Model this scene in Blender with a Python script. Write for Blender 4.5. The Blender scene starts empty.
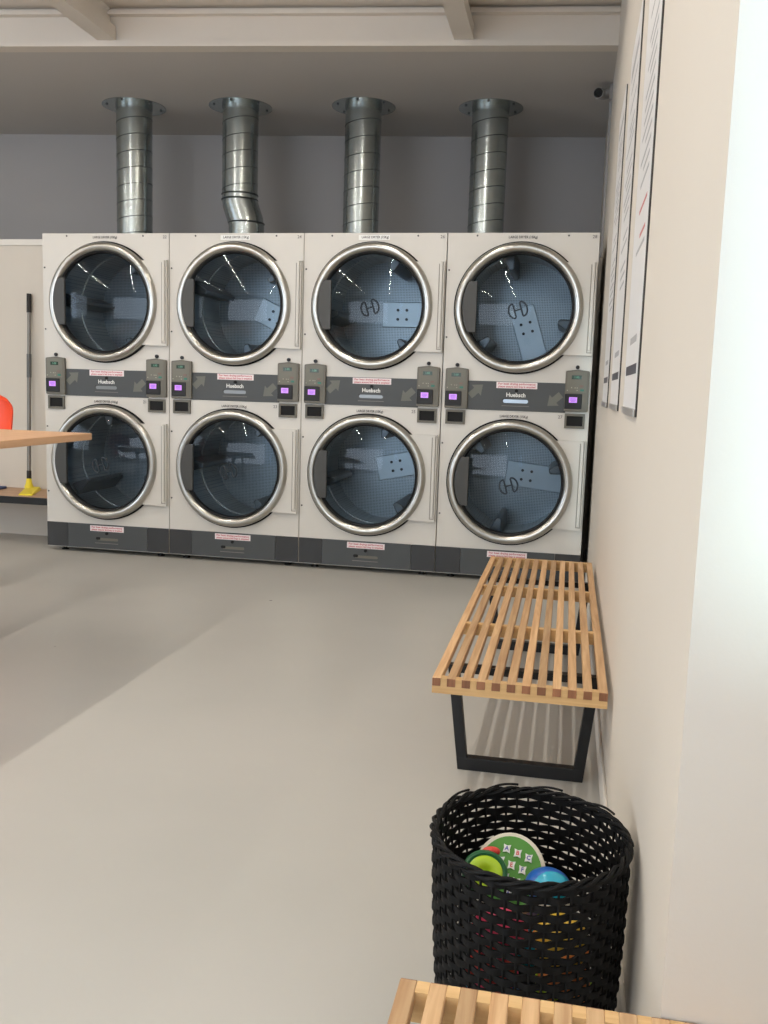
import bpy, bmesh, math, random
from mathutils import Vector, Matrix
random.seed(7)
PI = math.pi
scene = bpy.context.scene
C = scene.collection

# ------------------------------------------------------------------ camera
cam_d = bpy.data.cameras.new('camera'); cam = bpy.data.objects.new('camera', cam_d); C.objects.link(cam)
cam_d.sensor_fit = 'VERTICAL'; cam_d.sensor_height = 36.0; cam_d.lens = 919.33 * 36 / 1024
cam_d.clip_start = 0.02; cam_d.clip_end = 100
R_, U_, F_ = (Vector((0.97987666, 0.19718811, 0.03096093)), Vector((-0.05674027, 0.12645989, 0.99034763)),
              Vector((-0.19136946, 0.97217526, -0.13510361)))
M4 = Matrix((R_, U_, -F_)).transposed().to_4x4(); M4.translation = Vector((3.38699, -5.53648, 1.15635))
cam.matrix_world = M4
scene.camera = cam

# ------------------------------------------------------------------ world, daylight, exposure
w = bpy.data.worlds.new('sky'); scene.world = w; w.use_nodes = True
bg = w.node_tree.nodes['Background']; bg.inputs[0].default_value = (0.62, 0.78, 1.0, 1); bg.inputs[1].default_value = 3.0
scene.view_settings.view_transform = 'Standard'; scene.view_settings.look = 'None'
scene.view_settings.gamma = 1.0; scene.view_settings.use_curve_mapping = False
scene.view_settings.exposure = 0.14

def area_light(name, loc, direction, sx, sy, power, col):
    d = bpy.data.lights.new(name, 'AREA'); d.shape = 'RECTANGLE'; d.size = sx; d.size_y = sy
    d.energy = power; d.color = col
    o = bpy.data.objects.new(name, d); C.objects.link(o); o.location = loc
    o.rotation_euler = Vector(direction).to_track_quat('-Z', 'Y').to_euler()
    return o
WIN_P, SHOP_P, LEFT_P, TUBE_P = 14.0, 130.0, 62.0, 12.2
TUBE_COL = (1.0, 0.945, 0.865)
area_light('daylight_side_window', (4.02, -6.05, 1.92), (-1, 0, 0), 2.9, 1.9, WIN_P, (0.70, 0.86, 1.0))
area_light('added_left_fill', (-4.94, -5.0, 1.9), (1, 0, 0), 3.6, 1.8, LEFT_P, (0.80, 0.90, 1.0))  # added fill to brighten the right wall and back right corner
area_light('daylight_shopfront', (-0.2, -9.45, 1.7), (0, 1, 0), 4.8, 2.4, SHOP_P, (0.86, 0.92, 1.0))

sun_d = bpy.data.lights.new('sun', 'SUN'); sun_d.energy = 3.2; sun_d.angle = math.radians(2.6); sun_d.color = (0.62, 0.95, 1.0)
sun = bpy.data.objects.new('sun', sun_d); C.objects.link(sun); sun.location = (4, -20, 6)
sun.rotation_euler = Vector((0.004, 1.0, -math.tan(math.radians(8)))).to_track_quat('-Z', 'Y').to_euler()

# ------------------------------------------------------------------ materials
def lin(c):
    r = []
    for v in c[:3]:
        v = v / 255.0
        r.append(v / 12.92 if v <= 0.04045 else ((v + 0.055) / 1.055) ** 2.4)
    return (r[0], r[1], r[2], 1.0)
MATS = {}
def mat(name, rgb, rough=0.5, metal=0.0, vary=0.06, scale=6.0, bump=0.0, bscale=60.0, emit=None, es=0.0, coat=0.0):
    m = bpy.data.materials.new(name); m.use_nodes = True; nt = m.node_tree; b = nt.nodes['Principled BSDF']
    c = lin(rgb)
    tc = nt.nodes.new('ShaderNodeTexCoord'); n = nt.nodes.new('ShaderNodeTexNoise')
    n.inputs['Scale'].default_value = scale; n.inputs['Detail'].default_value = 4
    nt.links.new(tc.outputs['Object'], n.inputs['Vector'])
    mx = nt.nodes.new('ShaderNodeMix'); mx.data_type = 'RGBA'
    mx.inputs['A'].default_value = tuple(v * (1 - vary) for v in c[:3]) + (1,)
    mx.inputs['B'].default_value = tuple(min(1, v * (1 + vary)) for v in c[:3]) + (1,)
    nt.links.new(n.outputs['Fac'], mx.inputs['Factor']); nt.links.new(mx.outputs['Result'], b.inputs['Base Color'])
    b.inputs['Roughness'].default_value = rough; b.inputs['Metallic'].default_value = metal
    if coat: b.inputs['Coat Weight'].default_value = coat
    if bump:
        n2 = nt.nodes.new('ShaderNodeTexNoise'); n2.inputs['Scale'].default_value = bscale
        nt.links.new(tc.outputs['Object'], n2.inputs['Vector'])
        bp = nt.nodes.new('ShaderNodeBump'); bp.inputs['Strength'].default_value = bump; bp.inputs['Distance'].default_value = 0.004
        nt.links.new(n2.outputs['Fac'], bp.inputs['Height']); nt.links.new(bp.outputs['Normal'], b.inputs['Normal'])
    if emit:
        b.inputs['Emission Color'].default_value = lin(emit); b.inputs['Emission Strength'].default_value = es
    MATS[name] = m
    return m

def wood(name, light, dark, axis='Y', scale=9.0, vary=0.35):
    m = bpy.data.materials.new(name); m.use_nodes = True; nt = m.node_tree; b = nt.nodes['Principled BSDF']
    tc = nt.nodes.new('ShaderNodeTexCoord'); oi = nt.nodes.new('ShaderNodeObjectInfo')
    mp = nt.nodes.new('ShaderNodeMapping'); s = [scale * 9] * 3; s['XYZ'.index(axis)] = scale * 0.45
    mp.inputs['Scale'].default_value = s
    off = nt.nodes.new('ShaderNodeVectorMath'); off.operation = 'ADD'
    mul = nt.nodes.new('ShaderNodeMath'); mul.operation = 'MULTIPLY'; mul.inputs[1].default_value = 37.0
    nt.links.new(oi.outputs['Random'], mul.inputs[0])
    nt.links.new(tc.outputs['Object'], off.inputs[0]); nt.links.new(mul.outputs[0], off.inputs[1])
    nt.links.new(off.outputs[0], mp.inputs['Vector'])
    n = nt.nodes.new('ShaderNodeTexNoise'); n.inputs['Scale'].default_value = 1.0; n.inputs['Detail'].default_value = 5
    n.inputs['Distortion'].default_value = 0.6
    nt.links.new(mp.outputs[0], n.inputs['Vector'])
    cr = nt.nodes.new('ShaderNodeValToRGB'); cr.color_ramp.elements[0].position = 0.32; cr.color_ramp.elements[1].position = 0.68
    cr.color_ramp.elements[0].color = lin(dark); cr.color_ramp.elements[1].color = lin(light)
    nt.links.new(n.outputs['Fac'], cr.inputs[0])
    hs = nt.nodes.new('ShaderNodeHueSaturation')
    mr = nt.nodes.new('ShaderNodeMapRange'); mr.inputs['To Min'].default_value = 1 - vary; mr.inputs['To Max'].default_value = 1 + vary * 0.45
    nt.links.new(oi.outputs['Random'], mr.inputs['Value']); nt.links.new(mr.outputs[0], hs.inputs['Value'])
    nt.links.new(cr.outputs[0], hs.inputs['Color']); nt.links.new(hs.outputs[0], b.inputs['Base Color'])
    b.inputs['Roughness'].default_value = 0.48
    MATS[name] = m
    return m

mat('wall_paint', (209, 201, 189), 0.75, vary=0.02, scale=2, bump=0.05, bscale=140)
mat('ceiling_paint', (216, 208, 197), 0.8, vary=0.02, scale=2)
mat('grey_paint', (172, 169, 167), 0.8, vary=0.03, scale=1.5)
mat('soffit_paint', (196, 192, 187), 0.8, vary=0.03, scale=1.5)
mat('skirting_paint', (222, 217, 208), 0.5, vary=0.02)
mat('dryer_white', (210, 206, 198), 0.38, vary=0.015, scale=3)
mat('dryer_seam', (150, 144, 134), 0.6)
mat('steel_ring', (186, 184, 177), 0.28, 1.0, vary=0.05, scale=20)
mat('rubber', (13, 14, 16), 0.55)
mat('black_gap', (10, 10, 11), 0.8)
mat('hinge_grey', (66, 66, 64), 0.5, vary=0.03)
mat('panel_dark', (70, 73, 74), 0.5, vary=0.04, scale=5)
mat('panel_darker', (50, 51, 52), 0.5, vary=0.04, scale=5)
mat('panel_arrow', (104, 105, 97), 0.5, vary=0.03)
mat('control_taupe', (104, 101, 91), 0.5, vary=0.03)
mat('control_face', (114, 112, 101), 0.5, vary=0.03)
mat('black_plastic', (12, 11, 14), 0.5)
mat('lcd_green', (32, 48, 40), 0.25, emit=(90, 140, 110), es=0.08)
mat('lcd_digit', (92, 140, 118), 0.3, emit=(120, 200, 165), es=0.15)
mat('screen_purple', (170, 110, 215), 0.3, emit=(205, 150, 240), es=0.6)
mat('screen_text', (130, 70, 175), 0.3, emit=(140, 85, 190), es=0.4)
mat('button_teal', (44, 118, 100), 0.4)
mat('button_red', (124, 100, 90), 0.4)
mat('button_white', (170, 170, 152), 0.4)
mat('sticker_white', (236, 224, 224), 0.5, vary=0.02)
mat('sticker_red', (196, 96, 106), 0.5)
mat('print_white', (236, 236, 232), 0.5, vary=0.02)
mat('print_black', (52, 48, 46), 0.5)
mat('print_grey', (120, 116, 112), 0.5)
mat('slot_grey', (134, 138, 140), 0.3, 0.4)
mat('slot_reflection', (190, 206, 222), 0.25, 0.3)  # reflected light put into a paler, bluer copy of the slot colour
mat('emblem', (42, 52, 62), 0.5)
mat('duct_steel', (172, 179, 178), 0.25, 0.95, vary=0.16, scale=14, bump=0.12, bscale=16)
mat('duct_seam', (82, 86, 86), 0.4, 0.8)
mat('black_metal', (24, 25, 27), 0.42, 0.2)
mat('wicker', (8, 8, 9), 0.62, vary=0.25, scale=40)
mat('sign_face', (226, 224, 222), 0.4, vary=0.02)
mat('sign_edge', (56, 52, 48), 0.4, 0.3)
mat('sign_lip', (176, 173, 168), 0.35, 0.5)
mat('sign_text', (172, 170, 170), 0.5)
mat('sign_red', (196, 112, 108), 0.5)
mat('sign_bar', (72, 72, 80), 0.5)
mat('camera_white', (150, 147, 144), 0.4)
mat('lens_black', (10, 10, 11), 0.15)
mat('stool_orange', (233, 74, 34), 0.4, vary=0.03)
mat('chrome', (200, 200, 200), 0.15, 1.0)
mat('pole_grey', (128, 124, 118), 0.4, 0.35)
mat('pole_dark', (92, 92, 90), 0.5)
mat('grip_black', (34, 30, 28), 0.6)
mat('mop_yellow', (236, 214, 52), 0.55, vary=0.05)
mat('cloth_blue', (70, 82, 120), 0.9)
mat('lamp_housing', (232, 230, 226), 0.4)
mat('lamp_tube', (255, 250, 240), 0.4, emit=(255, 241, 222), es=14)
mat('toy_cream', (222, 214, 198), 0.4)
mat('toy_green', (74, 142, 42), 0.45)
mat('toy_darkgreen', (30, 96, 52), 0.4)
mat('toy_lime', (188, 220, 46), 0.4)
mat('toy_blue', (28, 92, 176), 0.3)
mat('toy_teal', (46, 166, 196), 0.25)
mat('toy_pink', (226, 66, 104), 0.45)
mat('toy_red', (206, 64, 52), 0.45)
mat('toy_yellow', (240, 198, 70), 0.45)
mat('toy_orange', (236, 140, 70), 0.45)
mat('toy_lilac', (176, 166, 196), 0.5)
mat('toy_dark', (26, 46, 26), 0.6)
mat('toy_letter_blue', (76, 84, 170), 0.5)
mat('toy_letter_red', (214, 70, 70), 0.5)
MATS['wicker'].node_tree.nodes['Principled BSDF'].inputs['Specular IOR Level'].default_value = 0.25
wood('bench_wood', (220, 182, 136), (190, 146, 102), 'Y', vary=0.3)
wood('rail_wood', (222, 184, 130), (204, 162, 108), 'X', vary=0.12)
wood('end_grain', (164, 112, 78), (132, 86, 58), 'Z', vary=0.3)
wood('table_wood', (214, 172, 134), (202, 156, 118), 'Y', 5, 0.05)
wood('shelf_wood', (196, 160, 128), (172, 134, 104), 'X', 5, 0.05)

def floor_material():
    m = bpy.data.materials.new('floor_epoxy'); m.use_nodes = True; nt = m.node_tree; b = nt.nodes['Principled BSDF']
    tc = nt.nodes.new('ShaderNodeTexCoord')
    n = nt.nodes.new('ShaderNodeTexNoise'); n.inputs['Scale'].default_value = 0.9; n.inputs['Detail'].default_value = 6
    nt.links.new(tc.outputs['Object'], n.inputs['Vector'])
    cr = nt.nodes.new('ShaderNodeValToRGB')
    cr.color_ramp.elements[0].position = 0.3; cr.color_ramp.elements[0].color = lin((180, 178, 171))
    cr.color_ramp.elements[1].position = 0.7; cr.color_ramp.elements[1].color = lin((190, 187, 180))
    nt.links.new(n.outputs['Fac'], cr.inputs[0])
    v = nt.nodes.new('ShaderNodeTexVoronoi'); v.inputs['Scale'].default_value = 2.3
    nt.links.new(tc.outputs['Object'], v.inputs['Vector'])
    lt = nt.nodes.new('ShaderNodeMath'); lt.operation = 'LESS_THAN'; lt.inputs[1].default_value = 0.02
    nt.links.new(v.outputs['Distance'], lt.inputs[0])
    mx = nt.nodes.new('ShaderNodeMix'); mx.data_type = 'RGBA'; mx.inputs['B'].default_value = lin((96, 92, 88))
    nt.links.new(lt.outputs[0], mx.inputs['Factor']); nt.links.new(cr.outputs[0], mx.inputs['A'])
    nt.links.new(mx.outputs['Result'], b.inputs['Base Color'])
    b.inputs['Roughness'].default_value = 0.36; b.inputs['Specular IOR Level'].default_value = 0.4
    n2 = nt.nodes.new('ShaderNodeTexNoise'); n2.inputs['Scale'].default_value = 5; n2.inputs['Detail'].default_value = 5
    nt.links.new(tc.outputs['Object'], n2.inputs['Vector'])
    bp = nt.nodes.new('ShaderNodeBump'); bp.inputs['Strength'].default_value = 0.08; bp.inputs['Distance'].default_value = 0.01
    nt.links.new(n2.outputs['Fac'], bp.inputs['Height']); nt.links.new(bp.outputs['Normal'], b.inputs['Normal'])
    MATS['floor_epoxy'] = m
floor_material()

def glass_material(name, tint, refl):
    m = bpy.data.materials.new(name); m.use_nodes = True; nt = m.node_tree; nt.nodes.clear()
    out = nt.nodes.new('ShaderNodeOutputMaterial'); mixn = nt.nodes.new('ShaderNodeMixShader')
    tr = nt.nodes.new('ShaderNodeBsdfTransparent'); tr.inputs[0].default_value = tint
    gl = nt.nodes.new('ShaderNodeBsdfGlossy'); gl.inputs['Roughness'].default_value = 0.03
    gl.inputs['Color'].default_value = (0.9, 0.95, 1, 1)
    fr = nt.nodes.new('ShaderNodeFresnel'); fr.inputs['IOR'].default_value = refl
    nt.links.new(fr.outputs[0], mixn.inputs[0]); nt.links.new(tr.outputs[0], mixn.inputs[1]); nt.links.new(gl.outputs[0], mixn.inputs[2])
    nt.links.new(mixn.outputs[0], out.inputs[0]); MATS[name] = m
glass_material('door_glass', (0.80, 0.89, 0.95, 1), 1.32)
glass_material('window_glass', (0.95, 0.97, 1.0, 1), 1.45)

def drum_material(name, base, perf, flat=False):
    m = bpy.data.materials.new(name); m.use_nodes = True; nt = m.node_tree; b = nt.nodes['Principled BSDF']
    tc = nt.nodes.new('ShaderNodeTexCoord')
    n = nt.nodes.new('ShaderNodeTexNoise'); n.inputs['Scale'].default_value = 7; n.inputs['Detail'].default_value = 3
    nt.links.new(tc.outputs['Object'], n.inputs['Vector'])
    mx = nt.nodes.new('ShaderNodeMix'); mx.data_type = 'RGBA'
    c = lin(base); mx.inputs['A'].default_value = tuple(0.8 * x for x in c[:3]) + (1,); mx.inputs['B'].default_value = c
    nt.links.new(n.outputs['Fac'], mx.inputs['Factor'])
    src = mx.outputs['Result']
    if perf:
        v = nt.nodes.new('ShaderNodeTexVoronoi'); v.inputs['Scale'].default_value = 95; v.inputs['Randomness'].default_value = 0.0
        mp = nt.nodes.new('ShaderNodeMapping'); mp.inputs['Scale'].default_value = (1, 0, 1) if flat else (1, 1, 1)
        nt.links.new(tc.outputs['Object'], mp.inputs['Vector']); nt.links.new(mp.outputs[0], v.inputs['Vector'])
        lt = nt.nodes.new('ShaderNodeMath'); lt.operation = 'LESS_THAN'; lt.inputs[1].default_value = 0.3
        nt.links.new(v.outputs['Distance'], lt.inputs[0])
        m2 = nt.nodes.new('ShaderNodeMix'); m2.data_type = 'RGBA'; m2.inputs['B'].default_value = lin((84, 91, 97))
        nt.links.new(lt.outputs[0], m2.inputs['Factor']); nt.links.new(src, m2.inputs['A']); src = m2.outputs['Result']
    nt.links.new(src, b.inputs['Base Color'])
    b.inputs['Metallic'].default_value = 0.45; b.inputs['Roughness'].default_value = 0.34
    MATS[name] = m
drum_material('drum_steel', (96, 101, 106), False)
drum_material('drum_perforated', (160, 166, 170), True)
drum_material('drum_back_perforated', (166, 173, 178), True, True)
drum_material('drum_strip', (178, 186, 192), False)

# ------------------------------------------------------------------ mesh helpers
class MB:
    def __init__(s): s.v = []; s.f = []
    def add(s, vs, fs):
        o = len(s.v); s.v += [tuple(p) for p in vs]; s.f += [tuple(i + o for i in f) for f in fs]; return s
    def box(s, x0, x1, y0, y1, z0, z1):
        return s.add([(x0,y0,z0),(x1,y0,z0),(x1,y1,z0),(x0,y1,z0),(x0,y0,z1),(x1,y0,z1),(x1,y1,z1),(x0,y1,z1)],
                     [(0,3,2,1),(4,5,6,7),(0,1,5,4),(1,2,6,5),(2,3,7,6),(3,0,4,7)])
    def prism(s, poly, a0, a1, plane='XZ'):
        # poly is a list of 2-D points, extruded along the third axis from a0 to a1
        def P(p, a):
            return {'XZ': (p[0], a, p[1]), 'XY': (p[0], p[1], a), 'YZ': (a, p[0], p[1])}[plane]
        n = len(poly)
        vs = [P(p, a0) for p in poly] + [P(p, a1) for p in poly]
        fs = [tuple(range(n)), tuple(range(2*n-1, n-1, -1))] + [(i, n+i, n+(i+1) % n, (i+1) % n) for i in range(n)]
        return s.add(vs, fs)
    def lathe(s, prof, cx, cz, n=64, a0=0.0, a1=2*PI, cap=False):
        # profile of (radius, y) turned around the Y axis through (cx, cz)
        full = abs(a1 - a0 - 2*PI) < 1e-6
        k = n if full else n + 1
        vs = []
        for i in range(k):
            a = a0 + (a1 - a0) * i / n
            for r, y in prof: vs.append((cx + r*math.cos(a), y, cz + r*math.sin(a)))
        m = len(prof); fs = []
        for i in range(n):
            j = (i + 1) % k
            for q in range(m - 1): fs.append((i*m+q, i*m+q+1, j*m+q+1, j*m+q))
        if cap: fs.append(tuple(i*m for i in range(k))); fs.append(tuple(i*m+m-1 for i in range(k-1, -1, -1)))
        return s.add(vs, fs)
    def tube(s, pts, rads, n=10, closed=False, cap=True, flat=None):
        pts = [Vector(p) for p in pts]; m = len(pts)
        if not hasattr(rads, '__len__'): rads = [rads] * m
        vs = []; prev = None
        for i, p in enumerate(pts):
            if closed: t = pts[(i+1) % m] - pts[i-1]
            else: t = pts[min(i+1, m-1)] - pts[max(i-1, 0)]
            t.normalize()
            if prev is None:
                a = Vector((0,0,1)) if abs(t.z) < 0.9 else Vector((1,0,0))
                u = t.cross(a).normalized()
            else:
                u = (prev - t * prev.dot(t)).normalized()
            prev = u; b = t.cross(u)
            for q in range(n):
                an = 2*PI*q/n
                vs.append(p + (u*math.cos(an) + b*math.sin(an)) * rads[i])
        fs = []
        for i in range(m if closed else m-1):
            j = (i+1) % m
            for q in range(n): fs.append((i*n+q, i*n+(q+1) % n, j*n+(q+1) % n, j*n+q))
        if cap and not closed: fs.append(tuple(range(n-1, -1, -1))); fs.append(tuple(range((m-1)*n, m*n)))
        return s.add(vs, fs)
    def sphere(s, c, r, n=20, m=12, sc=(1,1,1), zmin=-1.0):
        vs = []; 
        for i in range(m+1):
            ph = -PI/2 + PI*i/m
            z = max(math.sin(ph), zmin); rr = math.cos(ph) if math.sin(ph) >= zmin else math.sqrt(1-zmin*zmin)*(i/(m)) 
            for q in range(n):
                a = 2*PI*q/n; vs.append((c[0]+r*sc[0]*rr*math.cos(a), c[1]+r*sc[1]*rr*math.sin(a), c[2]+r*sc[2]*z))
        fs = [(i*n+q, i*n+(q+1) % n, (i+1)*n+(q+1) % n, (i+1)*n+q) for i in range(m) for q in range(n)]
        return s.add(vs, fs)
    def mesh(s, name, m, smooth=False, bevel=0.0, seg=2, angle=40):
        me = bpy.data.meshes.new(name); me.from_pydata(s.v, [], s.f); me.update()
        bm = bmesh.new(); bm.from_mesh(me)
        bmesh.ops.remove_doubles(bm, verts=bm.verts, dist=1e-6)
        bmesh.ops.recalc_face_normals(bm, faces=bm.faces)
        if bevel:
            es = [e for e in bm.edges if len(e.link_faces) == 2 and e.calc_face_angle(0) > math.radians(30)]
            bmesh.ops.bevel(bm, geom=es, offset=bevel, segments=seg, profile=0.5, affect='EDGES', clamp_overlap=True)
        if smooth:
            for f in bm.faces: f.smooth = True
            for e in bm.edges:
                if len(e.link_faces) == 2 and e.calc_face_angle(0) > math.radians(angle): e.smooth = False
        bm.to_mesh(me); bm.free()
        me.materials.append(MATS[m] if isinstance(m, str) else m)
        return me
def obj(name, me, parent=None, loc=(0,0,0), rot=(0,0,0)):
    o = bpy.data.objects.new(name, me); C.objects.link(o); o.location = loc; o.rotation_euler = rot
    if parent: o.parent = parent
    return o
def build(name, mb, m, parent=None, loc=(0,0,0), rot=(0,0,0), **k):
    return obj(name, mb.mesh(name, m, **k), parent, loc, rot)
def thing(name, label, cat, loc=(0,0,0), rot=(0,0,0), group=None):
    o = bpy.data.objects.new(name, None); C.objects.link(o); o.empty_display_size = 0.1
    o.location = loc; o.rotation_euler = rot; o['label'] = label; o['category'] = cat
    if group: o['group'] = group
    return o
def tag(o, label, cat, group=None):
    o['label'] = label; o['category'] = cat
    if group: o['group'] = group
    return o
def struct(name, mb, m, label=None, parent=None, **k):
    o = build(name, mb, m, parent, **k); o['kind'] = 'structure'
    if label: o['label'] = label
    return o
CACHE = {}
def cached(key, fn):
    if key not in CACHE: CACHE[key] = fn()
    return CACHE[key]
def text_mesh(body, size, m, bold=0.0, align='CENTER', thick=0.0004, fit=None):
    cu = bpy.data.curves.new('lettering', 'FONT'); cu.body = body; cu.size = size; cu.align_x = align; cu.align_y = 'CENTER'
    cu.extrude = thick; cu.offset = bold; cu.resolution_u = 2; cu.space_line = 0.85
    t = bpy.data.objects.new('lettering', cu); C.objects.link(t)
    dg = bpy.context.evaluated_depsgraph_get(); dg.update()
    me = bpy.data.meshes.new_from_object(t.evaluated_get(dg)); me.name = 'lettering'
    bpy.data.objects.remove(t); bpy.data.curves.remove(cu)
    me.materials.clear(); me.materials.append(MATS[m])
    if fit and len(me.vertices):
        xs = [v.co.x for v in me.vertices]; k = fit / (max(xs) - min(xs))
        for v in me.vertices: v.co.x *= k
    return me
FRONT = (PI/2, 0, 0)          # lettering that faces -Y

# ------------------------------------------------------------------ the room
XW = 3.545           # face of the right wall
YR = -4.408          # where that wall ends and turns right
CZ = 3.37            # upper ceiling
SZ = 3.15            # soffit over the dryers
struct('floor', MB().box(-5.0, 5.2, -9.6, 2.6, -0.1, 0.0), 'floor_epoxy', 'smooth pale grey painted floor')
struct('wall_right', MB().box(XW, 5.2, YR, 2.6, 0, 3.6), 'wall_paint', 'warm white wall with three tall signs')
struct('wall_left', MB().box(-5.2, -5.0, -9.6, -6.9, 0, 3.6).box(-5.2, -5.0, -3.1, 2.6, 0, 3.6).box(-5.2, -5.0, -6.9, -3.1, 0, 0.95).box(-5.2, -5.0, -6.9, -3.1, 2.85, 3.6), 'wall_paint', 'white side wall with an added window')
wl = struct('window_added_left', MB().box(-5.1, -5.094, -6.9, -3.1, 0.95, 2.85), 'window_glass', 'added left window pane behind the fill light')  # unseen window, added to go with the left fill light
for yy in (-6.9, -5.65, -4.4, -3.15): build('window_frame', MB().box(-5.13, -5.06, yy, yy + 0.05, 0.95, 2.85), 'skirting_paint', wl)
def yb(x): return -0.11 + 0.105 * x       # front line of the bulkhead
def yk(x): return 1.90 + 0.10 * x        # line of the back wall
struct('wall_back', MB().prism([(-5.0, yk(-5)), (XW, yk(XW)), (XW, 2.6), (-5.0, 2.6)], 0, 3.4, 'XY'), 'grey_paint', 'grey back wall behind the ducts')
struct('ceiling_lower', MB().prism([(-5.0, yb(-5)), (XW, yb(XW)), (XW, 2.4), (-5.0, 2.4)], SZ + 0.012, SZ + 0.05, 'XY'), 'soffit_paint', 'grey soffit above the dryers')
struct('trim_1', MB().prism([(-5.0, yb(-5) - 0.03), (XW, yb(XW) - 0.03), (XW, yb(XW) + 0.07), (-5.0, yb(-5) + 0.07)], SZ, SZ + 0.034, 'XY'), 'ceiling_paint', 'painted edge strip along the bulkhead')
struct('wall_bulkhead', MB().prism([(-5.0, yb(-5) - 0.015), (XW, yb(XW) - 0.015), (XW, yb(XW) + 0.1), (-5.0, yb(-5) + 0.1)], SZ + 0.034, 3.5, 'XY'), 'ceiling_paint', 'cream bulkhead face above the soffit')
struct('trim_2', MB().prism([(-5.0, yb(-5) - 0.06), (XW, yb(XW) - 0.06), (XW, yb(XW) - 0.01), (-5.0, yb(-5) - 0.01)], 3.322, 3.345, 'XY'), 'ceiling_paint', 'thin moulding at the top of the bulkhead')
struct('ceiling', MB().box(-5.0, 5.2, -9.6, 0.9, CZ, CZ + 0.15), 'ceiling_paint', 'cream upper ceiling')
for k, xb in enumerate((0.45, 2.60, -1.83, -4.0)):
    m = MB().box(xb, xb + 0.115, -9.6, yb(xb) - 0.015, SZ + 0.036, SZ + 0.115)
    m.box(xb + 0.035, xb + 0.08, -9.6, yb(xb) - 0.015, SZ + 0.115, CZ)
    struct('trim_%d' % (k + 3), m, 'ceiling_paint', 'painted roof beam running to the bulkhead')
# low wall left of the dryers, with a capping board
struct('wall_left_low', MB().box(-5.0, -0.012, 0.49, 1.5, 0, 2.062), 'wall_paint', 'white low wall behind the broom')
struct('trim_7', MB().box(-5.0, -0.012, 0.478, 1.5, 2.062, 2.102), 'skirting_paint', 'capping board of the low wall')
struct('baseboard_right', MB().box(XW - 0.009, XW, YR, 0.9, 0, 0.085), 'skirting_paint', 'low white skirting along the right wall', bevel=0.003)
# side window wall to the right of the camera and shopfront behind it
XS = 3.98
wm = MB().box(XS, XS + 0.2, -9.6, YR, 0, 0.92).box(XS, XS + 0.2, -9.6, YR, 2.9, 3.6).box(XS, XS + 0.2, YR - 0.14, YR, 0.92, 2.9).box(XS, XS + 0.2, -9.6, -7.6, 0.92, 2.9)
struct('wall_window', wm, 'wall_paint', 'white wall with the side window')
wo = struct('window_1', MB().box(XS + 0.1, XS + 0.106, -7.6, YR - 0.14, 0.92, 2.9), 'window_glass', 'side window pane')
for (a, b, c, d) in ((-7.6, -7.55, 0.92, 2.9), (YR - 0.19, YR - 0.14, 0.92, 2.9), (-6.1, -6.05, 0.97, 2.85), (-7.55, YR - 0.19, 0.92, 0.97), (-7.55, YR - 0.19, 2.85, 2.9)):
    build('window_frame', MB().box(XS + 0.08, XS + 0.13, a, b, c, d), 'skirting_paint', wo)
sm = MB().box(-5.0, 5.2, -9.8, -9.6, 0, 0.4).box(-5.0, 5.2, -9.8, -9.6, 3.0, 3.6).box(-5.0, -2.7, -9.8, -9.6, 0.4, 3.0).box(3.1, 3.56, -9.8, -9.6, 0.4, 3.0).box(3.965, 5.2, -9.8, -9.6, 0.4, 3.0).box(3.56, 3.965, -9.8, -9.6, 0.4, 1.62)
struct('wall_front', sm, 'wall_paint', 'shopfront wall behind the viewer')
wo = struct('window_2', MB().box(-2.7, 3.1, -9.7, -9.694, 0.4, 3.0), 'window_glass', 'shopfront pane')
for x in (-2.7, -0.8, 1.15, 3.05): build('window_frame', MB().box(x, x + 0.05, -9.73, -9.66, 0.4, 3.0), 'sign_edge', wo)

wo = struct('window_sun_slot', MB().box(3.56, 3.965, -9.7, -9.694, 1.62, 3.0), 'window_glass', 'added narrow pane that lets a strip of sun onto the return wall')  # unseen pane and opening, added and sized to shape the sun patch
struct('wall_sun_block', MB().box(-12, 3.36, -14, -13, 0, 7.0), 'grey_paint', 'added plain block outside that keeps the sun off the main shopfront')  # unseen block, added to stop the sun entering the main shopfront

# ------------------------------------------------------------------ ceiling lamps (fluorescent battens)
def lamp(x, y, label):
    t = thing('batten_lamp', label, 'lamp', (x, y, 0), (0, 0, 0), 'fluorescent battens on the ceiling')
    build('housing', MB().box(-0.045, 0.045, -0.76, 0.76, CZ - 0.06, CZ), 'lamp_housing', t, bevel=0.006)
    build('tube', MB().tube([(0, -0.72, CZ - 0.095), (0, 0.72, CZ - 0.095)], 0.013, 12), 'lamp_tube', t, smooth=True)
    for s in (-1, 1): build('end_cap', MB().box(-0.02, 0.02, s*0.735 - 0.015, s*0.735 + 0.015, CZ - 0.115, CZ - 0.06), 'lamp_housing', t)
    a = area_light('tube_light', (0, 0, CZ - 0.112), (0, 0, -1), 0.03, 1.44, TUBE_P, TUBE_COL)
    a.rotation_euler = (0, 0, 0); a.parent = t
ROWS = ((2.30, 'row nearest the right wall'), (0.17, 'row above the folding table'), (-2.1, 'row nearest the left wall'))
SEQ = ('first', 'second', 'third', 'fourth')
for x, rn in ROWS:
    for k, y in enumerate((-2.3, -4.1, -5.9) if x < -1 else (-1.45 if x > 1 else -1.8, -3.4, -5.1, -6.85)):
        lamp(x, y, '%s white fluorescent batten lamp from the dryers in the %s' % (SEQ[k], rn))

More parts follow.
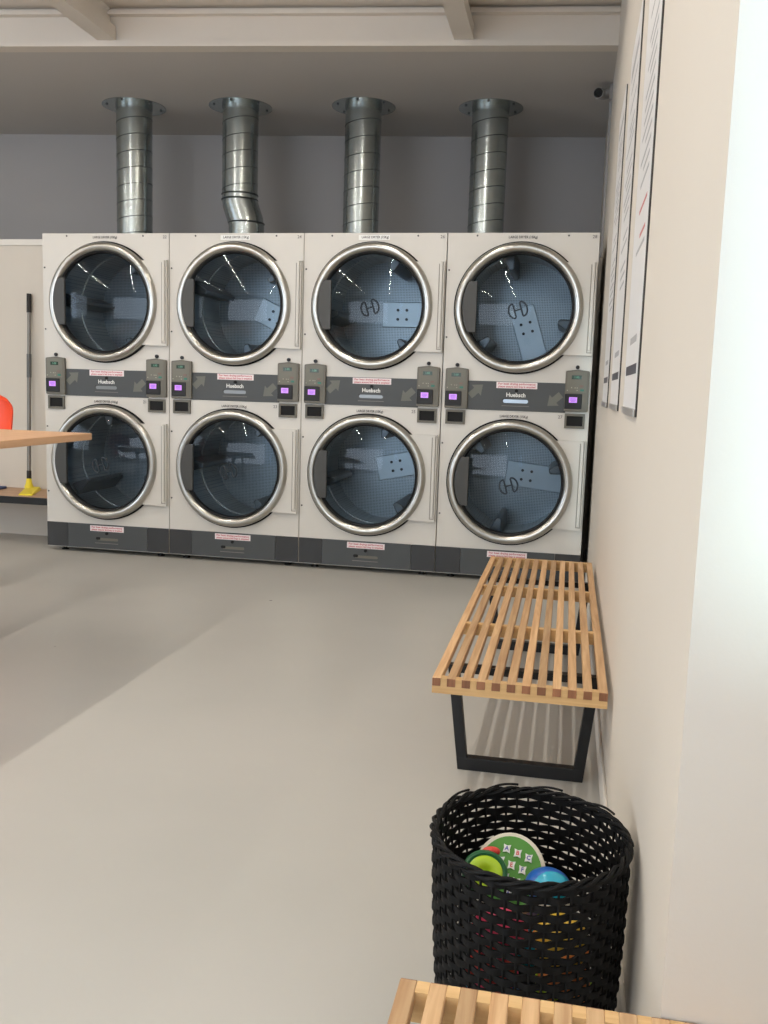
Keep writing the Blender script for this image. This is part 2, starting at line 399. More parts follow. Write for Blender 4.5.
# ------------------------------------------------------------------ stacked tumble dryers
DW = 0.876
def holed(mb, x0, x1, z0, z1, cx, cz, r, y, n=72):
    angs = sorted([2*PI*i/n for i in range(n)] + [math.atan2(z - cz, x - cx) % (2*PI) for x in (x0, x1) for z in (z0, z1)])
    inner = [(cx + r*math.cos(a), y, cz + r*math.sin(a)) for a in angs]; outer = []
    for a in angs:
        c, s = math.cos(a), math.sin(a); ts = []
        if c > 1e-9: ts.append((x1-cx)/c)
        if c < -1e-9: ts.append((x0-cx)/c)
        if s > 1e-9: ts.append((z1-cz)/s)
        if s < -1e-9: ts.append((z0-cz)/s)
        q = min(ts); outer.append((cx + q*c, y, cz + q*s))
    m = len(angs)
    mb.add(inner + outer, [(i, (i+1) % m, m+(i+1) % m, m+i) for i in range(m)])
UX, UZ, LX, LZ = 0.434, 1.633, 0.430, 0.610
HR = 0.318
TOP, BOT, DEP = 2.063, 0.03, 0.86
def cabinet_mesh():
    m = MB(); a, b = 0.003, DW - 0.003
    holed(m, a, b, 0.195, 1.037, LX, LZ, HR, 0.0); holed(m, a, b, 1.208, TOP, UX, UZ, HR, 0.0)
    for z0, z1 in ((BOT, 0.195), (1.037, 1.208)): m.add([(a,0,z0),(b,0,z0),(b,0,z1),(a,0,z1)], [(0,1,2,3)])
    m.add([(a,0,BOT),(b,0,BOT),(b,DEP,BOT),(a,DEP,BOT)], [(0,1,2,3)]); m.add([(a,0,TOP),(b,0,TOP),(b,DEP,TOP),(a,DEP,TOP)], [(0,1,2,3)])
    for x in (a, b):
        zs = [BOT, 0.195, 1.037, 1.208, TOP]
        for q in range(4): m.add([(x,0,zs[q]),(x,0,zs[q+1]),(x,DEP,zs[q+1]),(x,DEP,zs[q])], [(0,1,2,3)])
    m.add([(a,DEP,BOT),(b,DEP,BOT),(b,DEP,TOP),(a,DEP,TOP)], [(0,1,2,3)])
    return m.mesh('cabinet', 'dryer_white')
def plate_mesh():
    pts = []; a = math.asin(0.265 / 0.36)
    for i in range(25):
        t = a - 2*a*i/24; pts.append((0.355*math.cos(t), 0.355*math.sin(t)))
    pts += [(0.434, -0.265), (0.434, 0.265)]
    return MB().prism(pts, -0.026, -0.001).mesh('door_plate', 'dryer_white')
def lathe_mesh(name, prof, m, **k): return MB().lathe(prof, 0, 0, **k).mesh(name, m, smooth=True, angle=50)
def glass_mesh():
    R = 1.15; r0 = 0.307; prof = []
    for i in range(11):
        r = r0 * i / 10; prof.append((max(r, 1e-5), -0.026 - (math.sqrt(R*R - r*r) - math.sqrt(R*R - r0*r0))))
    return MB().lathe(prof, 0, 0, 56).mesh('door_glass', 'door_glass', smooth=True)
def hinge_mesh():
    r = 0.322; h = 0.146; a = math.asin(h / r); pts = [(-0.24, -h), (-0.24, h)]
    for i in range(13):
        t = PI - a + 2*a*i/12; pts.append((r*math.cos(t), r*math.sin(t)))
    return MB().prism(pts, -0.074, -0.052).mesh('hinge_plate', 'hinge_grey', bevel=0.003)
def emblem_mesh():
    m = MB(); y = -0.068
    for s in (-1, 1):
        pts = [(s*0.020, y, -0.036)]
        for i in range(13):
            t = -PI/2 + PI*i/12; pts.append((s*(0.024 + 0.030*math.cos(t)), y, 0.042*math.sin(t)))
        pts.append((s*0.020, y, 0.036))
        m.tube(pts, 0.0056, 6, closed=True)
    m.tube([(-0.02, y, 0), (0.02, y, 0)], 0.0045, 6)
    return m.mesh('emblem', 'emblem', smooth=True)
def handle_mesh():
    m = MB().box(0.408, 0.424, -0.036, -0.026, -0.235, 0.262)
    return m.mesh('handle', 'dryer_white', bevel=0.003)
def handle_gap_mesh():
    return MB().box(0.401, 0.4065, -0.0275, -0.025, -0.245, 0.25).box(0.401, 0.43, -0.0275, -0.025, -0.250, -0.245).box(0.4255, 0.428, -0.0275, -0.025, -0.245, 0.262).mesh('handle_groove', 'dryer_seam')
def drum_mesh():
    return MB().lathe([(0.319, 0.0), (0.335, 0.04), (0.345, 0.06), (0.345, 0.30), (0.352, 0.305), (0.352, 0.325), (0.345, 0.33), (0.345, 0.62)], 0, 0, 64).mesh('drum', 'drum_perforated', smooth=True, angle=40)
def drum_back_mesh():
    return MB().lathe([(0.00001, 0.618), (0.10, 0.618), (0.30, 0.62), (0.345, 0.62)], 0, 0, 56).mesh('drum_back', 'drum_back_perforated', smooth=True)
def strip_mesh():
    return MB().box(-0.082, 0.082, 0.604, 0.618, -0.06, 0.332).mesh('back_strip', 'drum_strip', bevel=0.004)
def strip_bolt_mesh():
    return MB().lathe([(0.0095, 0.604), (0.0095, 0.598), (0.0001, 0.598)], 0, 0, 10).mesh('bolt', 'black_plastic')
def baffle_mesh():
    return MB().prism([(-0.045, -0.345), (0.045, -0.345), (0.015, -0.238), (-0.015, -0.238)], 0.10, 0.60).mesh('baffle', 'drum_steel', bevel=0.008)
def rounded(x0, x1, z0, z1, r, n=5, arch=0.0):
    pts = []
    for cx, cz, s in ((x1-r, z1-r, 0), (x0+r, z1-r, 1), (x0+r, z0+r, 2), (x1-r, z0+r, 3)):
        for i in range(n+1):
            t = s*PI/2 + PI/2*i/n; pts.append((cx + r*math.cos(t), cz + r*math.sin(t)))
        if arch and s == 0: pts.append(((x0+x1)/2, z1 + arch))
    return pts
def notice(parent, x, z, y, tint=0):
    me = cached('notice', lambda: MB().box(-0.12, 0.12, -0.0012, 0, -0.0185, 0.0185).mesh('notice', 'sticker_white'))
    o = obj('notice', me, parent, (x, y, z))
    for k, (tx, dz) in enumerate((('For best drying performance', 0.0078), ('please ensure lint tray is emptied', -0.0082))):
        me = cached('notice%d' % k, lambda: text_mesh(tx, 0.0165, 'sticker_red', 0.0004, fit=0.218))
        obj('notice_lettering', me, parent, (x, y - 0.0014, z + dz), FRONT)
def arrow_pts():   # arrow pointing up and to the right, shaft cut off square at its tail
    p = [(-0.050, -0.020), (0.0, -0.020), (0.0, -0.042), (0.052, 0.0), (0.0, 0.042), (0.0, 0.020), (-0.050, 0.020)]
    c = math.cos(math.radians(42)); s = math.sin(math.radians(42))
    return [(x*c - z*s, x*s + z*c) for x, z in p]

NUM = (('22', '21'), ('24', '23'), ('26', '25'), ('28', '27'))
# how each drum has come to rest: angles of one baffle and of the plain strip on its back (upper, lower)
ROT = (((176, None), (96, None)), ((160, -25), (180, None)), ((188, 0), (192, 12)), ((104, -72), (256, -6)))
EMB = ((0, 1), (0, 1), (1, 0), (1, 1))
def make_dryer(i, label):
    root = thing('stacked_dryer', label, 'dryer', (i*DW, 0, 0), (0, 0, 0), 'stacked tumble dryers along the back')
    obj('cabinet', cached('cabinet', cabinet_mesh), root)
    for k, (cx, cz) in enumerate(((UX, UZ), (LX, LZ))):
        d = obj('door', cached('plate', plate_mesh), root, (cx, 0, cz))
        obj('door_gap_shadow', cached('shadow', lambda: lathe_mesh('door_gap_shadow', [(0.381, 0.0), (0.381, -0.008), (0.350, -0.008)], 'black_gap', n=72)), d)  # black ring standing in for the shadow in the gap round the door
        obj('door_ring', cached('ring', lambda: lathe_mesh('door_ring', [(0.371, -0.006), (0.371, -0.030), (0.364, -0.046), (0.350, -0.054), (0.334, -0.051), (0.321, -0.040), (0.315, -0.022)], 'steel_ring', n=80)), d)
        obj('gasket', cached('gasket', lambda: lathe_mesh('gasket', [(0.320, -0.034), (0.313, -0.038), (0.306, -0.033), (0.304, -0.016), (0.305, 0.0), (0.318, 0.012)], 'rubber', n=72)), d)
        obj('door_glass', cached('glass', glass_mesh), d)
        obj('hinge_plate', cached('hinge', hinge_mesh), d)
        obj('handle', cached('handle', handle_mesh), d)
        obj('handle_groove', cached('hgap', handle_gap_mesh), d)
        if EMB[i][k]: obj('emblem', cached('emblem', emblem_mesh), d, (0, 0, -0.014), (0, -0.30, 0))
        dr = obj('drum', cached('drum', drum_mesh), root, (cx, 0, cz))
        obj('drum_back', cached('drumback', drum_back_mesh), dr)
        ba, sa = ROT[i][k]
        for q in range(3):
            f = math.radians(ba + 120*q); obj('baffle', cached('baffle', baffle_mesh), dr, rot=(0, math.atan2(-math.cos(f), -math.sin(f)), 0))
        if sa is None: continue
        f = math.radians(sa); a = math.atan2(math.cos(f), math.sin(f))
        obj('back_strip', cached('strip', strip_mesh), dr, rot=(0, a, 0))
        for bx in (-0.03, 0.03):
            for bz in (0.045, 0.105):
                v = Matrix.Rotation(a, 3, 'Y') @ Vector((bx, 0, bz)); obj('bolt', cached('bolt', strip_bolt_mesh), dr, v)
    # middle panel
    p = obj('middle_panel', cached('mid', lambda: MB().box(0.15, 0.735, -0.006, 0, 1.037, 1.208).mesh('middle_panel', 'panel_dark', bevel=0.002)), root)
    notice(p, 0.446, 1.187, -0.006)
    lock = lambda: MB().lathe([(0.010, 0), (0.010, -0.008), (0.0001, -0.008)], 0, 0, 14).mesh('lock', 'black_gap')
    obj('lock', cached('lock', lock), p, (0.446, -0.006, 1.155))
    obj('brand_lettering', cached('brand', lambda: text_mesh('Huebsch', 0.034, 'print_white', 0.0007, fit=0.112)), p, (0.443, -0.0066, 1.130), FRONT)
    sl = 'slot_reflection' if i == 3 else 'slot_grey'  # last dryer gets the slot colour with the painted reflection
    obj('grip_slot', cached('slot' + sl, lambda: MB().prism(rounded(0.369, 0.516, 1.083, 1.104, 0.0104), -0.0075, -0.004).mesh('grip_slot', sl)), p)
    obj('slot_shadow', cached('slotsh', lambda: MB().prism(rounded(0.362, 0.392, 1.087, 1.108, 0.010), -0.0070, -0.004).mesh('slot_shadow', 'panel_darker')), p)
    obj('panel_line', cached('uline', lambda: MB().box(0.362, 0.524, -0.0068, -0.006, 1.064, 1.0675).mesh('panel_line', 'print_grey')), p)
    ar = cached('arrow', lambda: MB().prism(arrow_pts(), -0.0008, 0).mesh('arrow', 'panel_arrow'))
    obj('arrow', ar, p, (0.208, -0.006, 1.152)); obj('arrow', ar, p, (0.668, -0.006, 1.108), (0, PI, 0))
    # base panel
    b = obj('base_panel', cached('base', lambda: MB().box(0.156, 0.722, -0.006, 0, 0.034, 0.195).mesh('base_panel', 'panel_dark', bevel=0.002)), root)
    for x0, x1 in ((0.003, 0.155), (0.723, 0.873)):
        obj('base_side_panel', cached('baseside%d' % int(x0*10), lambda: MB().box(x0, x1, -0.005, 0, 0.034, 0.195).mesh('base_side_panel', 'panel_darker', bevel=0.002)), root)
    notice(b, 0.437, 0.168, -0.006); obj('lock', cached('lock', lock), b, (0.437, -0.006, 0.137))
    obj('grip_slot', cached('bslot', lambda: MB().prism(rounded(0.369, 0.516, 0.088, 0.105, 0.008), -0.0075, -0.004).mesh('grip_slot', 'control_taupe')), b)
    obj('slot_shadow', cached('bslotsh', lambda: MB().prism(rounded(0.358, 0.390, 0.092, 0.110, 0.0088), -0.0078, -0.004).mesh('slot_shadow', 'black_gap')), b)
    obj('panel_line', cached('bline', lambda: MB().box(0.352, 0.516, -0.0068, -0.006, 0.068, 0.072).mesh('panel_line', 'print_grey')), b)
    # control panels and token trays
    for s, (x0, zt) in enumerate(((0.022, 1.277), (0.726, 1.281))):
        c = obj('control_panel', cached('ctrl', lambda: MB().prism(rounded(0, 0.136, -0.236, 0, 0.008, 4, 0.007), -0.022, 0.0).mesh('control_panel', 'control_taupe', bevel=0.003)), root, (x0, 0, zt))
        obj('control_face', cached('cface', lambda: MB().prism(rounded(0.010, 0.122, -0.126, -0.006, 0.006, 4, 0.005), -0.0235, -0.021).mesh('control_face', 'control_face')), c)
        obj('display', cached('lcd', lambda: MB().box(0.036, 0.092, -0.0245, -0.0225, -0.048, -0.026).mesh('display', 'lcd_green')), c)
        obj('display_digits', cached('dig', lambda: text_mesh('1:00', 0.017, 'lcd_digit', 0.0003)), c, (0.064, -0.0248, -0.037), FRONT)
        obj('card_reader', cached('reader', lambda: MB().box(0.002, 0.100, -0.027, -0.02, -0.220, -0.133).mesh('card_reader', 'black_plastic', bevel=0.003)), c)
        obj('reader_screen', cached('rscr', lambda: MB().box(0.027, 0.073, -0.0282, -0.0265, -0.184, -0.152).mesh('reader_screen', 'screen_purple')), c)
        obj('screen_lettering', cached('rtx', lambda: MB().box(0.034, 0.066, -0.0285, -0.0281, -0.1635, -0.160).box(0.034, 0.066, -0.0285, -0.0281, -0.171, -0.1675).box(0.038, 0.062, -0.0285, -0.0281, -0.178, -0.175).mesh('screen_lettering', 'screen_text')), c)
        for bx, bz, bm_ in ((0.098, -0.111, 'button_teal'), (0.094, -0.088, 'button_red'), (0.014, -0.113, 'button_white'), (0.038, -0.097, 'button_white'), (0.058, -0.098, 'button_white'), (0.070, -0.098, 'button_white'), (0.070, -0.113, 'button_white')):
            big = bm_ != 'button_white'
            obj('button', cached('btn' + bm_, lambda: MB().prism(rounded(-0.011 if big else -0.0032, 0.011 if big else 0.0032, -0.006 if big else -0.0032, 0.006 if big else 0.0032, 0.003, 3), -0.0255, -0.022).mesh('button', bm_)), c, (bx, 0, bz))
        obj('key_lock', cached('klock', lambda: MB().lathe([(0.0115, 0), (0.0115, -0.010), (0.0001, -0.012)], 0, 0, 14).mesh('key_lock', 'black_plastic')), root, (x0 + 0.066, 0, zt + 0.021))
        t = obj('token_tray', cached('tray', lambda: MB().box(0, 0.117, -0.012, 0, -0.086, -0.072).box(0, 0.117, -0.012, 0, -0.014, 0).box(0, 0.012, -0.012, 0, -0.072, -0.014).box(0.105, 0.117, -0.012, 0, -0.072, -0.014).mesh('token_tray', 'control_taupe')), root, (x0 + 0.007, 0, 1.033))
        obj('tray_opening', cached('topen', lambda: MB().box(0.012, 0.105, -0.004, 0, -0.072, -0.014).mesh('tray_opening', 'black_gap')), t)
    # printing, screws, feet
    tx = cached('size', lambda: text_mesh('LARGE DRYER (15Kg)', 0.020, 'print_black', 0.0003, fit=0.165))
    if i in (1, 2): obj('label_sticker', cached('lst', lambda: MB().box(-0.095, 0.095, -0.0008, 0, -0.014, 0.014).mesh('label_sticker', 'print_white')), root, (0.434, 0, 2.037))
    obj('size_lettering', tx, root, (0.440, -0.0013, 2.038), FRONT); obj('size_lettering', tx, root, (0.437, -0.0012, 1.003), FRONT)
    obj('number_lettering', text_mesh(NUM[i][0], 0.026, 'print_grey', 0.0004), root, (0.846, -0.0012, 2.040), FRONT)
    obj('number_lettering', text_mesh(NUM[i][1], 0.026, 'print_grey', 0.0004), root, (0.708, -0.0012, 1.010), FRONT)
    sc = cached('screw', lambda: MB().lathe([(0.0055, 0), (0.0055, -0.003), (0.0001, -0.003)], 0, 0, 10).mesh('screw', 'hinge_grey'))
    for x, z in ((0.175, 2.047), (0.70, 2.047), (0.016, 1.85), (0.016, 1.46), (0.016, 0.83), (0.016, 0.40)): obj('screw', sc, root, (x, 0, z))
    ft = cached('foot', lambda: MB().tube([(0, 0, 0), (0, 0, 0.006), (0, 0, 0.0061), (0, 0, 0.032)], [0.024, 0.024, 0.012, 0.012], 12).mesh('foot', 'black_plastic', smooth=True))
    for x in (0.09, 0.786):
        for y in (0.07, 0.78): obj('foot', ft, root, (x, y, 0))
    return root
make_dryer(0, 'leftmost white stacked tumble dryer, beside the grey broom')
make_dryer(1, 'second white stacked tumble dryer from the left, under the bent steel duct')
make_dryer(2, 'third white stacked tumble dryer from the left, between two straight ducts')
make_dryer(3, 'rightmost white stacked tumble dryer, in the corner behind the slatted bench')
# folded strip closing the joints between the machines (light metal; the last joint stays open and dark)
for k in (1, 2): 
    o = build('joint_strip', MB().box(k*DW - 0.0028, k*DW + 0.0028, 0.004, 0.03, 0.03, 2.06), 'dryer_seam')
    tag(o, 'thin metal strip closing the joint between the %s dryers' % ('first and second' if k == 1 else 'second and third'), 'strip')

# ------------------------------------------------------------------ exhaust ducts
def duct(x, y, label, bend=False):
    t = thing('exhaust_duct', label, 'duct', (x, y, 0), (0, 0, 0), 'round steel exhaust ducts')
    R = 0.131; top = SZ + 0.012
    if bend:
        path = [(0, 0, top - 0.001), (0, 0, 2.495), (0.001, 0, 2.48), (0.050, 0.0, 2.34), (0.054, 0, 2.31), (0.054, 0, 0.0)]
        build('pipe', MB().tube(path, R, 36), 'duct_steel', t, smooth=True, angle=28)
    else:
        build('pipe', MB().tube([(0, 0, top - 0.001), (0, 0, 0.0)], R, 36), 'duct_steel', t, smooth=True)
    fl = build('ceiling_flange', MB().tube([(0, 0, top), (0, 0, top - 0.004), (0, 0, top - 0.0045), (0, 0, top - 0.03)], [0.232, 0.232, R + 0.004, R + 0.004], 48), 'duct_steel', t, smooth=True, angle=30)
    for q in range(6):
        a = PI/6 + q*PI/3; build('rivet', MB().tube([(0.195*math.cos(a), 0.195*math.sin(a), top - 0.012), (0.195*math.cos(a), 0.195*math.sin(a), top - 0.003)], 0.009, 8), 'duct_seam', fl)
    z = 3.06 - random.random()*0.03
    while z > 1.95:
        pts = []
        lo = 2.51 if bend else 0
        if z - 0.03 < lo: break
        for q in range(33):
            a = 2*PI*q/32; pts.append((R*math.cos(a)*1.0, R*math.sin(a)*1.0, z + 0.018*math.sin(a*0.5)*0 + 0.022*math.cos(a)))
        build('seam', MB().tube(pts, 0.0026, 6), 'duct_seam', t, smooth=True); z -= 0.117
    if bend:
        for z, dx in ((2.535, 0), (2.498, 0), (2.33, 0.053)):
            pts = [(dx + (R+0.001)*math.cos(2*PI*q/32), (R+0.001)*math.sin(2*PI*q/32), z) for q in range(32)]
            build('seam', MB().tube(pts, 0.006, 6, closed=True), 'duct_seam', t, smooth=True)
duct(0.085, 1.13, 'leftmost round steel exhaust duct rising from the first dryer')
duct(0.89, 1.21, 'steel exhaust duct with a bent elbow near its foot', True)
duct(1.80, 1.29, 'straight steel exhaust duct third from the left')
duct(2.71, 1.41, 'rightmost round steel exhaust duct near the security camera')

# ------------------------------------------------------------------ signs on the right wall
def sign(y0, y1, z0, z1, label, reds):
    t = thing('wall_sign', label, 'sign', (XW, (y0+y1)/2, z0), (0, 0, 0), 'tall notice boards on the right wall')
    w2 = (y1-y0)/2; h = z1 - z0
    build('backing', MB().box(-0.005, 0, -w2, w2, 0, h), 'sign_edge', t, bevel=0.002)
    build('face', MB().box(-0.0062, -0.0045, -w2 + 0.002, w2 - 0.002, 0.002, h - 0.002), 'sign_face', t)
    build('bottom_lip', MB().box(-0.010, -0.005, -w2, w2, 0.0, 0.02), 'sign_lip', t, bevel=0.002)
    build('footer_bar', MB().box(-0.0066, -0.0060, -w2 + 0.04, w2 - 0.05, 0.105, 0.130), 'sign_bar', t)
    build('footer_lettering', MB().box(-0.0066, -0.0060, -w2 + 0.10, w2 - 0.16, 0.185, 0.203), 'sign_text', t)
    m = MB(); mr = MB(); z = 0.42
    rr = random.Random(int(abs(y0)*100))
    while z < h - 0.16:
        a = -w2 + 0.06 + rr.random()*0.02; b = w2 - 0.10 - rr.random()*0.16
        (mr if reds and 0.42 < z < 0.53 else m).box(-0.0066, -0.0060, a, b, z, z + 0.010); z += 0.033 if rr.random() > 0.2 else 0.07
    m.box(-0.0066, -0.0060, -w2 + 0.06, w2 - 0.1, h - 0.12, h - 0.085)
    build('lettering', m, 'sign_text', t)['kind'] = 'stuff'
    if reds: build('red_lettering', mr, 'sign_red', t)['kind'] = 'stuff'
sign(-1.51, -0.97, 1.098, 2.40, 'tall white notice board on the right wall, nearest the dryers', False)
sign(-2.41, -1.86, 1.100, 2.38, 'tall white notice board on the right wall, middle of three', False)
sign(-3.26, -2.76, 1.102, 2.38, 'tall white notice board with red lines, nearest the viewer on the right wall', True)

# ------------------------------------------------------------------ security camera and conduit
t = thing('security_camera', 'small white security camera high on the right wall', 'camera', (XW, 0.93, 3.075))
build('mount', MB().tube([(0, 0, 0.03), (-0.02, 0, 0.03)], 0.05, 24), 'camera_white', t, smooth=True)
build('arm', MB().tube([(-0.018, 0, 0.03), (-0.05, -0.01, 0.02)], 0.022, 14), 'camera_white', t, smooth=True)
build('housing', MB().tube([(-0.03, 0.05, 0.03), (-0.062, 0.02, 0.022), (-0.09, -0.04, 0.014)], [0.030, 0.034, 0.033], 20), 'camera_white', t, smooth=True)
build('lens', MB().tube([(-0.088, -0.036, 0.0145), (-0.0935, -0.048, 0.0130)], 0.029, 18), 'lens_black', t, smooth=True)
o = build('cable_trunking', MB().box(XW - 0.016, XW, 0.94, 0.965, 2.06, 3.05), 'camera_white', bevel=0.002)
tag(o, 'thin white cable trunking on the right wall below the security camera', 'trunking')

# ------------------------------------------------------------------ slatted benches
BW, BZ = 0.470, 0.372
def bench(x, y0, length, label):
    # origin: near left corner of the top; slats run along +Y
    t = thing('slatted_bench', label, 'bench', (x, y0, 0), (0, 0, 0), 'slatted wooden benches')
    n = 12; sw = 0.0235; gap = (BW - n*sw)/(n-1)
    me = MB().box(0, sw, 0, length, BZ - 0.0235, BZ).mesh('slat', 'bench_wood', bevel=0.0015, seg=1)
    eg = MB().box(0.0008, sw - 0.0008, -0.0012, 0.004, BZ - 0.0228, BZ - 0.0012).mesh('slat_end', 'end_grain')
    for k in range(n):
        s = obj('slat', me, t, (k*(sw+gap), 0, 0)); obj('slat_end', eg, s); obj('slat_end', eg, s, (0, length - 0.0028, 0))
    for q in range(4):
        yy = 0.012 + (length - 0.024)*q/3
        m = MB().box(0, BW, yy - 0.012, yy + 0.012, BZ - 0.044, BZ - 0.0237)
        for k in range(n-1):
            m.box(k*(sw+gap) + sw, (k+1)*(sw+gap), yy - 0.012, yy + 0.012, BZ - 0.0237, BZ - (0.0006 if q in (0, 3) else 0.004))
        build('rail', m, 'rail_wood', t)
    lt = BZ - 0.044
    for yl in (0.285, length - 0.265):
        a, b, c, d = 0.010, BW - 0.008, 0.052, BW - 0.042     # top and bottom spread
        m = MB().prism([(c, 0), (d, 0), (d + (b-d)*0.125, 0.040), (c + (a-c)*0.125, 0.040)], yl - 0.016, yl + 0.016)
        fr = build('leg_frame', m, 'black_metal', t, bevel=0.002)
        build('leg', MB().prism([(c + (a-c)*0.12, 0.0385), (c + (a-c)*0.12 + 0.032, 0.0385), (a + 0.032, lt), (a, lt)], yl - 0.016, yl + 0.016), 'black_metal', fr, bevel=0.002)
        build('leg', MB().prism([(d + (b-d)*0.12 - 0.032, 0.0385), (d + (b-d)*0.12, 0.0385), (b, lt), (b - 0.032, lt)], yl - 0.016, yl + 0.016), 'black_metal', fr, bevel=0.002)
        build('top_bar', MB().box(a + 0.032, b - 0.032, yl - 0.016, yl + 0.016, lt - 0.022, lt), 'black_metal', fr)
bench(3.060, -3.118, 1.915, 'slatted oak bench with black legs standing between the dryers and the basket')
bench(3.208, -4.412 - 1.915, 1.915, 'slatted wooden bench in the foreground in front of the wicker basket')

# ------------------------------------------------------------------ wicker basket
BX, BY, BH = 3.362, -4.012, 0.405
t = thing('wicker_basket', 'black woven wicker basket of toys against the right wall', 'basket', (BX, BY, 0))
def brad(z):
    k = z / BH
    return 0.146 + 0.020*k + 0.004*math.sin(PI*k), 0.150 + 0.022*k + 0.004*math.sin(PI*k)
NS = 50
def stake_mesh(k):
    a = 2*PI*k/NS; pts = []
    for i in range(7):
        z = 0.004 + (BH - 0.006)*i/6; rx, ry = brad(z); pts.append(((rx)*math.cos(a) + 0.006*(1 - z/BH), ry*math.sin(a), z))
    return MB().tube(pts, 0.0024, 6).mesh('stake', 'wicker', smooth=True)
for k in range(NS): obj('stake', stake_mesh(k), t)
rows = 26; pitch = (BH - 0.02)/rows
for r in range(rows):
    z = 0.012 + pitch*(r + 0.5); rx, ry = brad(z); m = MB(); n = NS*4; vs = []; hh = pitch*0.435
    for i in range(n):
        a = 2*PI*i/n; off = 0.0030*math.cos(NS/2*a + (PI if r % 2 else 0)); wob = 0.0008*math.sin(5*a + r*1.7)
        cx = 0.006*(1 - z/BH)
        thick = 0.0015; hj = hh*(1 + 0.08*math.sin(11*a + r))
        for dr, dz in ((-thick, -hj), (thick, -hj*0.9), (thick, hj*0.9), (-thick, hj)):
            vs.append(((rx+off+dr)*math.cos(a) + cx, (ry+off+dr)*math.sin(a), z + dz + wob))
    fs = []
    for i in range(n):
        j = (i+1) % n
        for q in range(4): fs.append((i*4+q, i*4+(q+1) % 4, j*4+(q+1) % 4, j*4+q))
    m.add(vs, fs); build('weaver', m, 'wicker', t, smooth=True, angle=60)
for s in range(3):
    pts = []
    for i in range(120):
        a = 2*PI*i/120; ph = 11*a + s*2*PI/3; rx, ry = brad(BH)
        pts.append(((rx + 0.005*math.cos(ph))*math.cos(a), (ry + 0.005*math.cos(ph))*math.sin(a), BH - 0.006 + 0.005*math.sin(ph)))
    build('rim_strand', MB().tube(pts, 0.0036, 6, closed=True), 'wicker', t, smooth=True)
for a in (1.25, 1.75, 2.35, 0.55, 3.3):
    rx, ry = brad(BH); pts = []
    for i in range(9):
        k = i/8; aa = a + 0.42*k; e = 0.008*math.sin(PI*k)
        pts.append(((rx + 0.004)*math.cos(aa), (ry + 0.004)*math.sin(aa), BH + 0.004 + e*0.6 - 0.01*k))
    build('loose_strand', MB().tube(pts, 0.0022, 6), 'wicker', t, smooth=True)
build('basket_floor', MB().tube([(0.006, 0, 0.0), (0.006, 0, 0.012)], 0.144, 32), 'wicker', t)

# ------------------------------------------------------------------ toys in the basket
def ball(name, label, cat, x, y, z, r, m, m2=None, sc=(1,1,1)):
    o = thing(name, label, cat, (x, y, z))
    build('shell', MB().sphere((0,0,0), r, 24, 14, sc), m, o, smooth=True)
    if m2:
        pts = [(r*1.002*sc[0]*math.cos(2*PI*i/40), r*1.002*sc[1]*math.sin(2*PI*i/40), 0) for i in range(40)]
        build('band', MB().tube(pts, r*0.09, 6, closed=True), m2, o, smooth=True)
    return o
BC = (3.37, -4.015)
for nm, ang, rad, z, r, ma, mb_ in (
        ('orange toy ball at the bottom front of the basket', 270, 0.066, 0.067, 0.050, 'toy_orange', 'toy_yellow'),
        ('lime toy ball at the bottom right of the basket', 30, 0.066, 0.067, 0.050, 'toy_lime', 'toy_green'),
        ('blue toy ball at the bottom left of the basket', 150, 0.066, 0.067, 0.050, 'toy_blue', 'toy_teal'),
        ('red toy ball halfway up the left of the basket', 210, 0.072, 0.158, 0.045, 'toy_red', 'toy_pink'),
        ('orange toy ball halfway up the right of the basket', 330, 0.072, 0.158, 0.045, 'toy_orange', 'toy_lime'),
        ('teal toy ball halfway up the back of the basket', 90, 0.072, 0.158, 0.045, 'toy_teal', 'toy_blue')):
    ball('toy_ball', nm, 'toy ball', BC[0] + rad*math.cos(math.radians(ang)), BC[1] + rad*math.sin(math.radians(ang)), z, r, ma, mb_)
ball('toy_ball', 'pink toy ball seen through the front weave of the basket', 'toy ball', 3.322, -4.103, 0.266, 0.045, 'toy_pink', 'toy_red')
ball('toy_ball', 'yellow toy ball seen through the front weave of the basket', 'toy ball', 3.423, -4.098, 0.262, 0.045, 'toy_yellow', 'toy_orange')
ball('toy_ball', 'lilac toy ball under the green letter pad', 'toy ball', 3.36, -3.952, 0.222, 0.026, 'toy_lilac', 'toy_lime')
# green learning pad with white letter keys
t = thing('toy_letter_pad', 'green toy pad with white letter keys and cream rim in the basket', 'toy', (3.328, -3.952, 0.287), (math.radians(50), math.radians(3), math.radians(-4)))
def oval(rx, ry, n=40, cx=0, cy=0): return [(cx + rx*math.cos(2*PI*i/n), cy + ry*math.sin(2*PI*i/n)) for i in range(n)]
build('case', MB().prism(oval(0.066, 0.073), -0.014, 0.006, 'XY'), 'toy_cream', t, bevel=0.004)
build('face', MB().prism(oval(0.058, 0.065), 0.005, 0.0085, 'XY'), 'toy_green', t)
lob = MB().tube([(0.082 + 0.024*math.cos(2*PI*i/28), -0.020 + 0.026*math.sin(2*PI*i/28), -0.004) for i in range(28)], 0.009, 8, closed=True)
build('grip_ring', lob, 'toy_cream', t, smooth=True)
build('grip_pad', MB().prism(oval(0.018, 0.020, 24, 0.082, -0.020), -0.010, -0.002, 'XY'), 'toy_lilac', t)
kx = Vector((0.0205, -0.0045)); ky = Vector((-0.0078, -0.0225)); k0 = Vector((-0.011, 0.041))
LET = ('A', 'B', 'C', 'D', 'E', 'F', 'G', 'H', 'I', 'J', 'K')
cnt = 0
